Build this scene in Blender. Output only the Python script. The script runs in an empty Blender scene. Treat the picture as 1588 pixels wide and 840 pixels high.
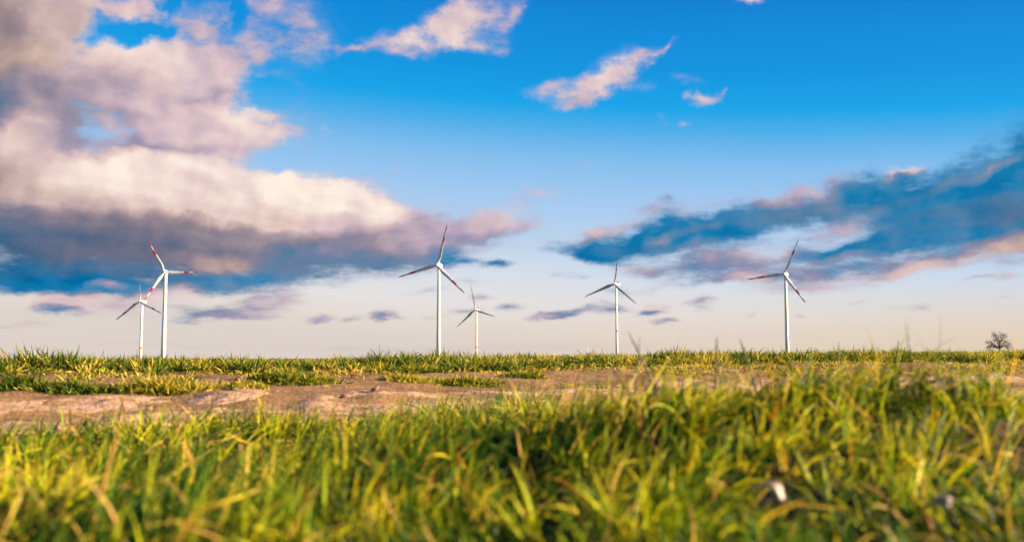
import bpy, bmesh, math, random
import numpy as np
from mathutils import Vector, Matrix, Euler

R = math.radians
scene = bpy.context.scene
col = scene.collection
rng = np.random.default_rng(7)
random.seed(7)

# ------------------------------------------------------------------ camera
FPX = 1544.0                       # focal length in pixels of a 1588 px wide frame (35 mm lens)
HOR = 556.0                        # row of the true horizon
PITCH = math.atan((HOR - 420.0) / FPX)
CAM = np.array([0.0, 0.0, 0.30])


def ray(px, py):
    x = (px - 794.0) / FPX
    y = (420.0 - py) / FPX
    c, s = math.cos(PITCH), math.sin(PITCH)
    return np.array([x, c - s * y, s + c * y])


cam_data = bpy.data.cameras.new('camera')
cam = bpy.data.objects.new('camera', cam_data)
col.objects.link(cam)
cam.location = CAM
cam.rotation_euler = (R(90) + PITCH, 0, 0)
cam_data.lens = 35.0
cam_data.sensor_width = 36.0
cam_data.clip_start = 0.02
cam_data.clip_end = 20000
cam_data.dof.use_dof = True
cam_data.dof.focus_distance = 13.0
cam_data.dof.aperture_fstop = 2.8
scene.camera = cam

# ------------------------------------------------------------------ helpers


def tag(o, label=None, cat=None, group=None, kind=None):
    if label: o['label'] = label
    if cat: o['category'] = cat
    if group: o['group'] = group
    if kind: o['kind'] = kind
    return o


def link(name, me, parent=None):
    o = bpy.data.objects.new(name, me)
    col.objects.link(o)
    if parent is not None:
        o.parent = parent
    return o


def from_bm(name, bm, mats, parent=None, smooth=True):
    me = bpy.data.meshes.new(name)
    bmesh.ops.recalc_face_normals(bm, faces=bm.faces)
    bm.to_mesh(me)
    bm.free()
    for m in (mats if isinstance(mats, (list, tuple)) else [mats]):
        me.materials.append(m)
    if smooth:
        me.polygons.foreach_set('use_smooth', [True] * len(me.polygons))
    return link(name, me, parent)


def mesh_np(name, V, F, mat, parent=None, uv=None, smooth=True):
    """V (n,3), F (m,4) quads, uv per vertex (n,2)."""
    me = bpy.data.meshes.new(name)
    n, m = len(V), len(F)
    me.vertices.add(n)
    me.vertices.foreach_set('co', np.ascontiguousarray(V, np.float32).ravel())
    me.loops.add(m * 4)
    me.polygons.add(m)
    me.loops.foreach_set('vertex_index', np.ascontiguousarray(F, np.int32).ravel())
    me.polygons.foreach_set('loop_start', np.arange(0, m * 4, 4, dtype=np.int32))
    if smooth:
        me.polygons.foreach_set('use_smooth', np.ones(m, bool))
    if uv is not None:
        l = me.uv_layers.new(name='UVMap')
        l.data.foreach_set('uv', np.ascontiguousarray(uv[F.ravel()], np.float32).ravel())
    me.update(calc_edges=True)
    me.materials.append(mat)
    return link(name, me, parent)


def lin(r, g, b):
    f = lambda c: (c / 255 / 12.92) if c / 255 <= 0.04045 else ((c / 255 + 0.055) / 1.055) ** 2.4
    return (f(r), f(g), f(b))


class NT:
    def __init__(self, nt):
        self.nt = nt
        nt.nodes.clear()

    def n(self, t, ins=None, **kw):
        nd = self.nt.nodes.new(t)
        for k, v in kw.items():
            setattr(nd, k, v)
        for k, v in (ins or {}).items():
            if isinstance(v, bpy.types.NodeSocket):
                self.nt.links.new(v, nd.inputs[k])
            else:
                nd.inputs[k].default_value = v
        return nd

    def math(self, op, a, b=0.0, c=0.0, clamp=False):
        nd = self.n('ShaderNodeMath', {0: a, 1: b, 2: c}, operation=op)
        nd.use_clamp = clamp
        return nd.outputs[0]

    def vmath(self, op, a, b=None, c=None):
        ins = {0: a}
        if b is not None: ins[1] = b
        if c is not None: ins[2] = c
        return self.n('ShaderNodeVectorMath', ins, operation=op).outputs[0]

    def noise(self, vec, scale, detail=4.0, rough=0.5, dim='3D', dist=0.0, lac=2.0):
        nd = self.n('ShaderNodeTexNoise', {'Vector': vec, 'Scale': scale, 'Detail': detail,
                                           'Roughness': rough, 'Distortion': dist, 'Lacunarity': lac})
        nd.noise_dimensions = dim
        return nd

    def ramp(self, fac, stops, interp='LINEAR'):
        nd = self.n('ShaderNodeValToRGB', {'Fac': fac})
        cr = nd.color_ramp
        cr.interpolation = interp
        cr.elements[0].position = stops[0][0]
        cr.elements[1].position = stops[-1][0]
        for p, _ in stops[1:-1]:
            cr.elements.new(p)
        for e, (p, c) in zip(cr.elements, stops):
            e.position = p
            e.color = (*c, 1.0) if len(c) == 3 else c
        return nd.outputs['Color']

    def mix(self, fac, a, b, blend='MIX'):
        nd = self.nt.nodes.new('ShaderNodeMix')
        nd.data_type = 'RGBA'
        nd.blend_type = blend
        for idx, v in ((0, fac), (6, a), (7, b)):
            if isinstance(v, bpy.types.NodeSocket):
                self.nt.links.new(v, nd.inputs[idx])
            else:
                nd.inputs[idx].default_value = v if idx == 0 else ((*v, 1.0) if len(v) == 3 else v)
        return nd.outputs[2]

    def link(self, a, b):
        self.nt.links.new(a, b)


def new_mat(name):
    m = bpy.data.materials.new(name)
    m.use_nodes = True
    return m, NT(m.node_tree)


# ------------------------------------------------------------------ sun and sky
SUN_AZ = 93.0      # degrees clockwise from the view direction (+Y)
SUN_EL = 14.0
sun_vec = Vector((math.sin(R(SUN_AZ)) * math.cos(R(SUN_EL)), math.cos(R(SUN_AZ)) * math.cos(R(SUN_EL)), math.sin(R(SUN_EL))))
sl = bpy.data.lights.new('sun', 'SUN')
sl.energy = 5.0
sl.angle = R(0.6)
sl.color = (1.0, 0.78, 0.48)
sun = bpy.data.objects.new('sun', sl)
col.objects.link(sun)
sun.rotation_euler = (-sun_vec).to_track_quat('-Z', 'Y').to_euler()

world = bpy.data.worlds.new('World')
scene.world = world
world.use_nodes = True
W = NT(world.node_tree)
EXPOSURE = 2.2
SKY_STRENGTH = 0.05
SKY_GAIN = 2 ** -EXPOSURE / SKY_STRENGTH

# cloud puffs: place and half-axes given as sky angles read off in 1588 x 840 px units, rotation in degrees,
# weight (thickness), tone (0 dark blue base .. 1 sunlit cream), warmth
P = []


def c(px, py, rx, ry, w=1.0, t=0.5, rot=0, warm=0.0):
    P.append((px, py, rx, ry, w, t, rot, warm))


# --- upper left bank
c(20, 90, 190, 120, 1.3, .55, 0, 1); c(20, 10, 130, 60, 1.1, .44, 0, 1); c(85, 95, 70, 44, .5, .72, 0, 1); c(-80, 60, 130, 200, 1.2, .55, 0, 1)
c(180, 8, 150, 38, 1.2, .74, -4, .2); c(235, 22, 60, 26, .9, .76, 0, .1); c(120, 50, 70, 60, .9, .7, 10, .6)
c(70, 178, 160, 60, 1.0, .34, 8, .6); c(20, 225, 120, 55, 1.1, .16, 0, .4); c(-40, 200, 120, 80, 1, .2, 0, .5)
c(255, 104, 130, 56, 1.3, .86, 6, .1); c(215, 88, 70, 50, .9, .92, 0, .15); c(325, 105, 70, 45, .9, .8, 12, 0); c(190, 130, 100, 50, .8, .72, 0, .4)
c(200, 150, 150, 40, .8, .62, 0, .2)
c(335, 45, 70, 40, .62, .66, -20, 0); c(440, 35, 55, 45, .70, .64, 0, 0); c(500, 42, 50, 42, .75, .68, 30, 0); c(470, 70, 45, 30, .55, .66, 0, 0)
c(400, 85, 60, 26, .55, .62, -20, 0); c(420, 10, 40, 22, .5, .64, 0, 0)
c(330, 185, 110, 48, 1.4, .92, 4, .1); c(250, 190, 110, 50, 1.1, .80, -6, .1); c(380, 190, 50, 34, .8, .95, 20, 0); c(270, 222, 110, 34, .9, .60, 0, 0)
c(320, 235, 90, 50, .9, .78, 0, 0)
c(65, 215, 70, 60, .9, .72, -10, .4); c(70, 260, 130, 50, 1.1, .78, 0, .4); c(150, 225, 90, 40, .5, .5, 0, .1)
# thin veils trailing off into the blue
c(395, 105, 100, 60, .42, .66, -10, 0); c(440, 185, 70, 46, .40, .68, 0, 0); c(430, 235, 90, 36, .34, .66, 0, 0); c(610, 305, 70, 26, .34, .76, 10, 0); c(550, 282, 80, 20, .30, .72, 8, 0); c(360, 60, 60, 40, .35, .64, 0, 0); c(690, 322, 70, 20, .32, .66, 0, 0)
# shaded undersides between the puffs
c(215, 168, 90, 22, .35, .56, 0, 0); c(330, 148, 130, 16, .35, .52, -4, .2); c(250, 232, 120, 14, .4, .50, 2, .3); c(180, 240, 60, 18, .4, .46, 0, .3); c(150, 175, 90, 20, .4, .42, -4, .5); c(350, 226, 60, 12, .3, .58, -6, .1)
c(110, 140, 120, 16, .3, .52, -10, .8); c(300, 42, 60, 14, .3, .58, 0, .2)
# gaps of blue between the puffs
c(195, 50, 80, 26, -1.25, .7, -14, .3); c(240, 58, 50, 16, -.9, .7, -20, .2); c(275, 10, 20, 40, -.8, .7, 0, .1); c(150, 80, 26, 60, -.8, .7, 10, .5)
c(160, 172, 110, 16, -1.0, .6, -6, .4); c(160, 205, 50, 26, -.9, .6, 0, .3); c(390, 150, 60, 22, -.9, .8, -20, 0); c(385, 35, 18, 40, -.7, .7, 20, 0)
c(260, 240, 70, 14, -.6, .7, 0, 0); c(140, 240, 30, 20, -.8, .6, 0, .3); c(420, 250, 60, 40, -.5, .8, 20, 0)
# --- main bright bank
c(30, 300, 140, 60, 1.3, .52, 0, .9); c(190, 268, 90, 40, 1.2, 1.05, 0, .3); c(240, 300, 180, 60, 1.5, .95, 4, .3)
c(330, 305, 150, 55, 1.3, .92, 4, .2); c(440, 305, 110, 50, 1.5, 1.0, 6, .2); c(515, 325, 110, 50, 1.5, 1.0, 10, .2); c(590, 340, 80, 32, 1.3, .92, 8, .1)
c(360, 345, 190, 36, 1.0, .84, 3, .4); c(560, 362, 100, 26, 1.0, .74, 4, .1); c(340, 280, 60, 34, .5, .85, 0, 0)
c(120, 310, 80, 30, .5, .66, 0, .9); c(250, 338, 90, 14, .4, .72, 6, .8); c(420, 340, 80, 14, .35, .80, 4, .7); c(330, 300, 70, 10, .25, .84, 10, .4); c(470, 318, 60, 8, .25, .86, 14, .4); c(560, 345, 60, 10, .3, .80, 12, .4); c(620, 355, 50, 14, .4, .70, 0, .4); c(390, 300, 30, 12, .25, .84, 30, .2); c(495, 300, 20, 22, .25, .84, 10, .2)
c(205, 250, 40, 14, .5, 1.0, -20, .1); c(300, 268, 60, 14, .5, .98, 8, .1); c(430, 282, 40, 16, .6, 1.0, 0, 0); c(525, 296, 40, 16, .6, 1.0, 10, 0); c(600, 322, 30, 14, .6, .98, 0, 0); c(640, 333, 26, 12, .5, .9, 0, 0)
c(120, 330, 170, 40, .9, .66, 4, .6); c(20, 350, 130, 40, 1.1, .30, 0, .6)
c(190, 362, 220, 38, 1.3, .40, 3, .9); c(300, 375, 220, 36, 1.1, .40, 3, .9); c(450, 382, 170, 26, 1.0, .48, 4, .7)
c(40, 392, 170, 50, 1.5, .12, 0, .7); c(60, 432, 190, 30, 1.4, .07, 2, .3); c(250, 400, 220, 40, 1.3, .30, 2, .9); c(260, 430, 200, 24, 1.0, .20, 2, .5); c(110, 445, 150, 16, 1.0, .05, 0, 0)
c(380, 410, 120, 22, .36, .80, 3, .8); c(340, 400, 60, 24, .25, .76, 10, .8); c(400, 435, 130, 18, .8, .18, 0, 0); c(480, 425, 90, 24, .8, .30, 4, .1)
c(520, 405, 130, 30, 1.1, .26, 2, .4); c(600, 398, 120, 28, 1.1, .30, 2, .3); c(610, 375, 110, 26, .9, .50, -6, .5); c(680, 368, 90, 36, 1.1, .55, -6, .1)
c(690, 395, 60, 16, .6, .30, -4, 0); c(770, 335, 60, 26, 1.0, .74, 0, .05); c(720, 350, 60, 28, .8, .64, -8, 0); c(815, 345, 50, 16, .55, .62, -8, 0); c(760, 368, 70, 20, .6, .42, -6, 0)
c(650, 345, 50, 26, .7, .60, -20, .1)
c(725, 405, 50, 9, .75, .10, 0, 0); c(772, 406, 30, 8, 1.2, .0, -8, 0); c(700, 400, 60, 10, .4, .16, 0, 0)
# --- below the left bank
c(150, 452, 40, 12, .9, .22, -4, 0); c(200, 455, 60, 17, 1.0, .20, -4, 0); c(165, 445, 34, 8, .3, .8, 0, .1)
c(100, 470, 50, 16, .8, .72, -6, .1); c(130, 476, 80, 16, .9, .70, 2, .1); c(90, 485, 55, 9, .6, .25, 2, 0); c(200, 475, 60, 18, .6, .66, 0, 0); c(225, 495, 70, 10, .4, .6, 0, 0)
c(270, 460, 60, 22, .7, .78, -10, 0); c(245, 455, 40, 14, .4, .84, -20, 0); c(310, 484, 66, 15, .9, .30, -6, 0); c(350, 488, 60, 14, .7, .5, 0, 0); c(360, 445, 60, 16, .6, .26, 0, 0)
c(400, 478, 70, 17, .9, .48, 0, 0); c(440, 466, 50, 14, .8, .66, 0, .1); c(410, 492, 60, 9, .5, .55, 0, 0); c(285, 500, 30, 6, .5, .25, 0, 0); c(420, 455, 60, 14, .5, .5, -6, 0)
c(495, 495, 30, 9, .8, .52, 0, 0); c(587, 490, 26, 11, 1.0, .46, -4, 0); c(615, 491, 16, 6, .6, .5, 0, 0); c(542, 497, 22, 7, .6, .5, -20, 0); c(15, 508, 35, 8, .45, .5, 0, 0); c(55, 504, 40, 10, .45, .6, 0, 0)
c(655, 450, 50, 8, .55, .5, -4, 0); c(725, 436, 40, 9, .6, .5, 0, 0); c(745, 460, 28, 8, .65, .5, 0, 0); c(715, 482, 40, 7, .55, .45, -4, 0); c(790, 476, 28, 9, .75, .42, -10, 0); c(668, 489, 26, 6, .5, .4, 0, 0)
# --- small clouds low in the middle
c(860, 491, 48, 9, 1.1, .38, -3, 0); c(840, 492, 26, 7, .5, .6, 0, .1); c(900, 480, 22, 7, .45, .4, -10, 0); c(1018, 479, 34, 10, 1.0, .78, -8, .1); c(1000, 486, 34, 7, .8, .34, -4, 0); c(1036, 497, 28, 7, .9, .5, 0, 0)
c(1088, 469, 34, 10, 1.0, .55, 0, 0); c(1090, 482, 26, 8, .5, .5, 10, 0); c(940, 481, 42, 9, .8, .40, -3, 0); c(890, 428, 32, 7, .7, .32, 6, 0); c(855, 424, 16, 7, .5, .4, 0, 0); c(930, 470, 26, 8, .4, .4, 0, 0); c(950, 450, 34, 12, .6, .30, 0, 0)
c(1020, 425, 50, 14, .5, .34, 0, 0); c(1010, 450, 60, 10, .35, .5, -12, 0)
# --- right hand dark bank
c(900, 385, 60, 18, 1.0, .07, 4, 0); c(960, 388, 90, 26, 1.3, .07, 2, 0); c(1010, 372, 100, 26, 1.2, .10, -6, 0); c(1070, 362, 90, 26, 1.2, .10, -8, 0); c(930, 398, 60, 10, .6, .05, 6, 0)
c(935, 358, 34, 12, .5, .68, -6, .1); c(970, 352, 40, 10, .4, .64, -4, .1); c(915, 365, 40, 12, .4, .6, -20, 0); c(1035, 372, 30, 12, .4, .60, -10, .1); c(1030, 345, 50, 18, .7, .10, -20, 0)
c(1130, 345, 90, 32, 1.2, .13, -14, 0); c(1190, 335, 90, 32, 1.2, .20, -10, 0); c(1260, 322, 90, 30, 1.2, .24, -10, .1); c(1120, 375, 80, 20, .9, .08, -8, 0); c(1080, 395, 60, 22, .5, .3, 0, 0)
c(1200, 308, 50, 14, .45, .66, -16, .05); c(1255, 296, 60, 18, .55, .66, -8, .05); c(1310, 298, 50, 18, .6, .72, -16, .05); c(1170, 298, 40, 20, .35, .64, -30, 0)
c(1400, 264, 40, 15, 1.2, .90, -6, .05); c(1385, 278, 60, 16, .9, .3, -6, 0); c(1350, 262, 34, 16, .7, .10, -20, 0); c(1330, 285, 60, 26, .8, .2, 0, 0)
c(1360, 310, 90, 36, 1.3, .13, -8, 0); c(1440, 300, 100, 42, 1.4, .08, -8, 0); c(1520, 280, 90, 50, 1.4, .07, -20, 0); c(1580, 255, 80, 56, 1.3, .08, -20, 0); c(1640, 260, 90, 90, 1.3, .1, 0, 0)
c(1510, 262, 60, 14, .5, .5, -20, 0); c(1545, 210, 40, 30, .5, .06, -40, 0); c(1500, 235, 46, 20, .5, .08, -40, 0); c(1588, 212, 30, 10, .5, .6, -30, 0); c(1583, 190, 30, 20, .5, .1, 0, 0)
c(1490, 345, 150, 40, 1.5, .10, -4, 0); c(1590, 340, 110, 44, 1.4, .14, -4, .1); c(1430, 330, 110, 26, 1.0, .14, -6, 0)
c(1300, 385, 110, 18, 1.2, .08, -6, 0); c(1380, 372, 120, 24, 1.3, .10, -6, 0); c(1250, 398, 80, 14, .9, .10, -4, 0); c(1430, 365, 90, 24, 1, .16, -6, 0)
c(1110, 418, 100, 22, .9, .26, 2, 0); c(1190, 430, 90, 20, .9, .40, 2, 0); c(1140, 437, 60, 10, .7, .66, -3, .1); c(1080, 440, 60, 12, .5, .4, 0, 0); c(1260, 424, 70, 22, .9, .40, 0, 0)
c(1320, 412, 80, 22, 1.0, .28, -4, 0); c(1380, 412, 80, 22, 1.0, .38, -6, 0); c(1340, 440, 60, 14, .45, .66, -6, .3); c(1400, 430, 70, 14, .55, .70, -10, .4); c(1450, 412, 80, 16, .7, .70, -10, .4); c(1300, 440, 70, 10, .5, .6, -4, .1)
c(1510, 390, 110, 22, .6, .64, -8, .7); c(1580, 372, 80, 22, .6, .62, -6, .8); c(1580, 402, 70, 16, .6, .4, -6, .2); c(1460, 390, 60, 18, .7, .26, -6, 0)
c(1230, 450, 90, 8, .5, .6, 2, 0); c(1180, 455, 70, 8, .35, .5, 0, 0)
c(1560, 428, 42, 11, .85, .66, -4, .3); c(1515, 432, 30, 6, .5, .5, -6, 0); c(1425, 480, 32, 8, .65, .55, -10, .2); c(1320, 471, 26, 6, .45, .6, -10, .1); c(1385, 482, 24, 7, .35, .6, 0, .1); c(1560, 460, 26, 6, .4, .55, 0, .2); c(1242, 489, 14, 4, .5, .45, -8, 0); c(1170, 492, 12, 5, .35, .45, -20, 0)
c(1350, 318, 110, 12, .3, .30, -10, .5); c(1230, 330, 100, 14, .3, .34, -10, .5); c(1500, 318, 130, 14, .3, .22, -6, .6); c(1470, 282, 60, 8, .2, .34, -20, .4); c(1560, 330, 90, 18, .3, .30, -4, .9)
c(1000, 385, 90, 10, .3, .22, 0, .3); c(1420, 350, 120, 8, .2, .20, -6, .4); c(1340, 378, 90, 7, .2, .22, -6, .4); c(1090, 355, 60, 8, .3, .36, -10, .3)
c(1290, 348, 90, 14, .45, .5, -16, 0); c(1230, 372, 90, 12, .4, .35, -10, 0); c(1340, 352, 60, 10, .4, .3, -10, 0); c(1100, 400, 140, 26, .35, .55, -4, 0); c(1180, 400, 80, 16, .35, .66, -10, 0); c(1060, 415, 90, 20, .4, .40, -4, 0); c(990, 420, 90, 18, .3, .5, 0, 0); c(1270, 360, 70, 16, .35, .6, -14, 0); c(1290, 400, 80, 10, .3, .6, -6, 0)
c(850, 370, 80, 26, .3, .55, -10, 0); c(1010, 330, 70, 20, .35, .5, -16, 0); c(1100, 318, 60, 16, .35, .6, -16, 0); c(1290, 275, 60, 16, .3, .62, -10, 0)
# --- fair weather clouds high up
c(620, 54, 84, 22, .75, .68, -14, 0); c(690, 42, 74, 38, 1.0, .82, -30, 0); c(710, 55, 44, 24, .5, .94, 0, 0); c(750, 18, 74, 36, .85, .72, -10, 0); c(755, 70, 50, 18, .75, .70, 0, 0); c(800, 20, 24, 30, .6, .7, 20, 0); c(560, 66, 50, 9, .75, .62, -6, 0); c(650, 75, 40, 14, .5, .62, 0, 0); c(780, 45, 30, 18, .5, .7, 0, 0)
c(935, 122, 62, 32, 1.05, .90, -30, 0); c(900, 140, 74, 26, .75, .76, -4, 0); c(845, 132, 46, 18, .85, .70, -14, 0); c(985, 98, 52, 18, .7, .70, -34, 0); c(1022, 72, 34, 9, .8, .64, -28, 0); c(900, 158, 70, 12, .5, .66, 0, 0); c(980, 140, 30, 12, .5, .7, 0, 0)
c(1086, 146, 24, 14, .9, .72, -20, 0); c(1060, 122, 34, 12, .42, .6, -10, 0); c(1112, 132, 18, 5, .45, .6, -20, 0); c(1058, 187, 16, 10, .6, .7, 0, 0); c(1015, 188, 26, 8, .38, .66, 0, 0); c(1162, 2, 34, 12, 1.0, .76, 4, 0)
c(493, 195, 14, 16, .55, .76, 0, 0); c(598, 262, 40, 9, .48, .66, -40, 0); c(835, 300, 60, 14, .48, .66, -10, .1); c(900, 247, 30, 9, .45, .68, -8, 0); c(990, 210, 30, 8, .3, .66, 0, 0); c(1040, 318, 20, 8, .5, .4, 0, 0); c(1000, 325, 26, 10, .35, .5, 0, 0)
c(1010, 335, 40, 12, .35, .6, -10, 0)
# --- thin lilac bands over the horizon
c(260, 533, 330, 11, .32, .56, 0, .1); c(800, 537, 340, 10, .32, .54, -1, 0); c(330, 520, 200, 5, .30, .55, 0, 0); c(1200, 520, 300, 8, .25, .66, -1, .4); c(560, 545, 200, 8, .35, .58, 0, .1)
# --- beyond the frame
c(-250, 300, 200, 160, 1.3, .5, 0, .4); c(-260, 60, 220, 120, 1.2, .6, 0, .5); c(-300, 430, 260, 60, 1.2, .1, 0, 0); c(1800, 320, 200, 110, 1.3, .12, 0, 0); c(1850, 380, 260, 40, 1, .6, 0, .4); c(2100, 260, 200, 90, 1.1, .3, 0, .1)
c(150, -90, 200, 60, 1.1, .8, 0, .2); c(800, -60, 60, 40, 1.1, .8, 0, 0); c(1300, -160, 120, 50, 1.1, .75, -10, 0)

tc = W.n('ShaderNodeTexCoord').outputs['Generated']
sep = W.n('ShaderNodeSeparateXYZ', {0: W.vmath('NORMALIZE', tc)})
az = W.math('ARCTAN2', sep.outputs[0], sep.outputs[1])
el = W.math('ARCSINE', sep.outputs[2])
pos = W.n('ShaderNodeCombineXYZ', {0: az, 1: el}).outputs[0]
# stretched coordinates for the cloud noise: flatter towards the horizon
flat = W.math('MULTIPLY_ADD', W.math('POWER', W.math('MAXIMUM', el, 0.0005), 0.72), 0.95, 0.0)
nco = W.n('ShaderNodeCombineXYZ', {0: az, 1: flat, 2: 3.7}).outputs[0]


def warp(base, scale, amp, detail, seed):
    v = W.vmath('ADD', nco, (seed, seed * 1.7, seed * .6))
    nd = W.noise(v, scale, detail, .55)
    d = W.vmath('SUBTRACT', nd.outputs['Color'], (.5, .5, .5))
    return W.vmath('MULTIPLY_ADD', d, (amp, amp * .62, 0), base)


elw = W.n('ShaderNodeMapRange', {'Value': el, 'From Min': 0.0, 'From Max': 0.25, 'To Min': 0.35, 'To Max': 1.0}).outputs[0]
w0 = warp((0, 0, 0), 9.0, .085, 6.0, 1.3)
w0 = W.vmath('ADD', w0, warp((0, 0, 0), 34.0, .040, 6.0, 5.1))
p = W.vmath('ADD', pos, W.n('ShaderNodeVectorMath', {0: w0, 'Scale': elw}, operation='SCALE').outputs[0])

acc = (.6, .1, 0.0)
D = 0.0
for i, (px, py, rx, ry, w, t, rot, warm) in enumerate(P):
    if i and i % 20 == 0:          # chains the evaluation in blocks, which keeps the shader's stack small
        p = W.vmath('MULTIPLY_ADD', acc, (1e-9, 1e-9, 1e-9), p)
        p = W.vmath('MULTIPLY_ADD', W.n('ShaderNodeCombineXYZ', {0: D}).outputs[0], (1e-9, 1e-9, 1e-9), p)
    if 438 < py < 505 and w > 0 and px < 1180:
        w *= 1.1 if px < 480 else 1.35

    def ae(a, b):
        d = ray(a, b)
        d = d / np.linalg.norm(d)
        return math.atan2(d[0], d[1]), math.asin(d[2])
    a0, e0 = ae(px, py)
    a1, e1 = ae(px + rx * .5, py)
    a2, e2 = ae(px, py - ry * .5)
    sx = max(2 * abs(a1 - a0), 1e-4)
    sy = max(2 * abs(e2 - e0), 1e-4)
    mp = W.n('ShaderNodeMapping', {'Vector': p, 'Location': (a0, e0, 0), 'Rotation': (0, 0, -R(rot)),
                                   'Scale': (sx * 1.18, sy * 1.18, 1)}, vector_type='TEXTURE')
    g = W.n('ShaderNodeTexGradient', {'Vector': mp.outputs[0]}, gradient_type='SPHERICAL')
    S = g.outputs['Fac']
    # thickness adds up; tone and warmth are taken over from the puff in front
    D = W.math('MULTIPLY_ADD', S, w, D)
    if w > 0:
        f = W.math('MULTIPLY', S, 1.9 * min(1.0, w), clamp=True)
        mx = W.n('ShaderNodeMix', data_type='VECTOR')
        W.link(f, mx.inputs[0])
        if isinstance(acc, tuple): mx.inputs[4].default_value = acc
        else: W.link(acc, mx.inputs[4])
        mx.inputs[5].default_value = (t, warm, 0)
        acc = mx.outputs[1]
asep = W.n('ShaderNodeSeparateXYZ', {0: acc})
tone, warm = asep.outputs[0], asep.outputs[1]
D = W.math('MAXIMUM', D, 0.0)

# noise that breaks up the edges and models the bulges, lit from the right
fb = W.noise(nco, 20.0, 9.0, .60).outputs['Fac']
sx_, sy_ = .010, .006
fb2 = W.noise(W.vmath('ADD', nco, (sx_, sy_, 0)), 20.0, 5.0, .5).outputs['Fac']
fb1 = W.noise(nco, 20.0, 5.0, .5).outputs['Fac']
big = W.noise(W.vmath('ADD', nco, (4, 2, 0)), 9.0, 4.0, .5).outputs['Fac']
relief = W.math('MULTIPLY', W.math('SUBTRACT', fb1, fb2), .40)
dens = W.math('MULTIPLY_ADD', W.math('SUBTRACT', fb, .5), W.math('MULTIPLY_ADD', W.math('MINIMUM', D, .9), 1.7, .10), D)
dens = W.math('MULTIPLY_ADD', W.math('SUBTRACT', big, .5), W.math('MULTIPLY', W.math('MINIMUM', D, .8), 1.1), dens)
fine = W.noise(W.vmath('MULTIPLY', W.vmath('ADD', nco, (9, 3, 1)), (0.8, 2.1, 1.0)), 54.0, 8.0, .62).outputs['Fac']
dens = W.math('MULTIPLY_ADD', W.math('SUBTRACT', fine, .5), W.math('MULTIPLY_ADD', W.math('MINIMUM', D, .8), 2.2, .06), dens)
dens = W.math('MULTIPLY', dens, W.math('MULTIPLY_ADD', tone, .40, .82))
cover = W.n('ShaderNodeMapRange', {'Value': dens, 'From Min': .05, 'From Max': 1.42}, interpolation_type='SMOOTHSTEP').outputs[0]
# thin edges are brighter and pick up the sky; thick parts keep their tone
tone = W.math('ADD', tone, relief)
tone = W.math('MULTIPLY_ADD', W.math('MULTIPLY_ADD', W.math('ADD', fb, W.math('MULTIPLY_ADD', fine, .8, -.9)), .9, W.math('SUBTRACT', big, .5)), .14, tone, clamp=True)
cool = W.ramp(tone, [(0, lin(0, 108, 162)), (.12, lin(24, 124, 176)), (.28, lin(88, 138, 178)), (.45, lin(140, 142, 172)), (.6, lin(190, 170, 188)),
                     (.75, lin(222, 196, 200)), (.88, lin(240, 218, 212)), (1, lin(255, 240, 226))])
wrm = W.ramp(tone, [(0, lin(34, 76, 110)), (.15, lin(74, 90, 118)), (.35, lin(116, 112, 130)), (.5, lin(158, 138, 140)), (.65, lin(196, 168, 156)),
                    (.8, lin(226, 198, 180)), (1, lin(255, 236, 218))])
ccol = W.mix(W.math('MINIMUM', W.math('MAXIMUM', warm, 0.0), 1.0), cool, wrm)

# clear sky: Nishita, graded by height, dimmed above the frame to cut ambient light
nish = W.n('ShaderNodeTexSky', sky_type='NISHITA')
nish.sun_disc = False
nish.sun_elevation = R(SUN_EL)
nish.sun_rotation = R(SUN_AZ)
nish.dust_density = 1.0
nish.ozone_density = 2.0
ele = W.math('MULTIPLY_ADD', az, .06, el)
elf = W.math('DIVIDE', ele, 1.5, clamp=True)


def ef(y):
    d = ray(1150, y)
    d = d / np.linalg.norm(d)
    return min(1, max(0, (math.asin(d[2]) + .06 * math.atan2(d[0], d[1])) / 1.5))


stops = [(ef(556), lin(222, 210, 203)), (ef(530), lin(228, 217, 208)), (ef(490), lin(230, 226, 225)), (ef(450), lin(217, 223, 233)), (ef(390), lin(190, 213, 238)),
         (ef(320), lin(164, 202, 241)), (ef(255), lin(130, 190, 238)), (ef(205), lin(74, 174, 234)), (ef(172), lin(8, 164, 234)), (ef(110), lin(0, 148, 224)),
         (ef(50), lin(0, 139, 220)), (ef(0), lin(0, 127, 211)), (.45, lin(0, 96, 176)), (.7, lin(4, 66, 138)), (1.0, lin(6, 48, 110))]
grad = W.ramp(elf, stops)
hz = W.n('ShaderNodeMapRange', {'Value': el, 'From Min': .03, 'From Max': .0}).outputs[0]
azf = W.n('ShaderNodeMapRange', {'Value': az, 'From Min': -.1, 'From Max': .5}).outputs[0]
hzr = W.n('ShaderNodeMapRange', {'Value': el, 'From Min': .085, 'From Max': .01}, interpolation_type='SMOOTHSTEP').outputs[0]
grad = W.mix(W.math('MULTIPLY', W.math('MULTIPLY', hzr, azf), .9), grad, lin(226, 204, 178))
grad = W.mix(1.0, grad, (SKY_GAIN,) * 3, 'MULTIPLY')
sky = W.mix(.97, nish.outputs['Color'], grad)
ccol10 = W.mix(1.0, ccol, (SKY_GAIN,) * 3, 'MULTIPLY')
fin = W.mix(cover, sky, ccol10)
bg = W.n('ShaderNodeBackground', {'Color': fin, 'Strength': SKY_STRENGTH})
wo = W.n('ShaderNodeOutputWorld', {'Surface': bg.outputs[0]})
world.cycles.sampling_method = 'MANUAL'
world.cycles.sample_map_resolution = 512

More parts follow.
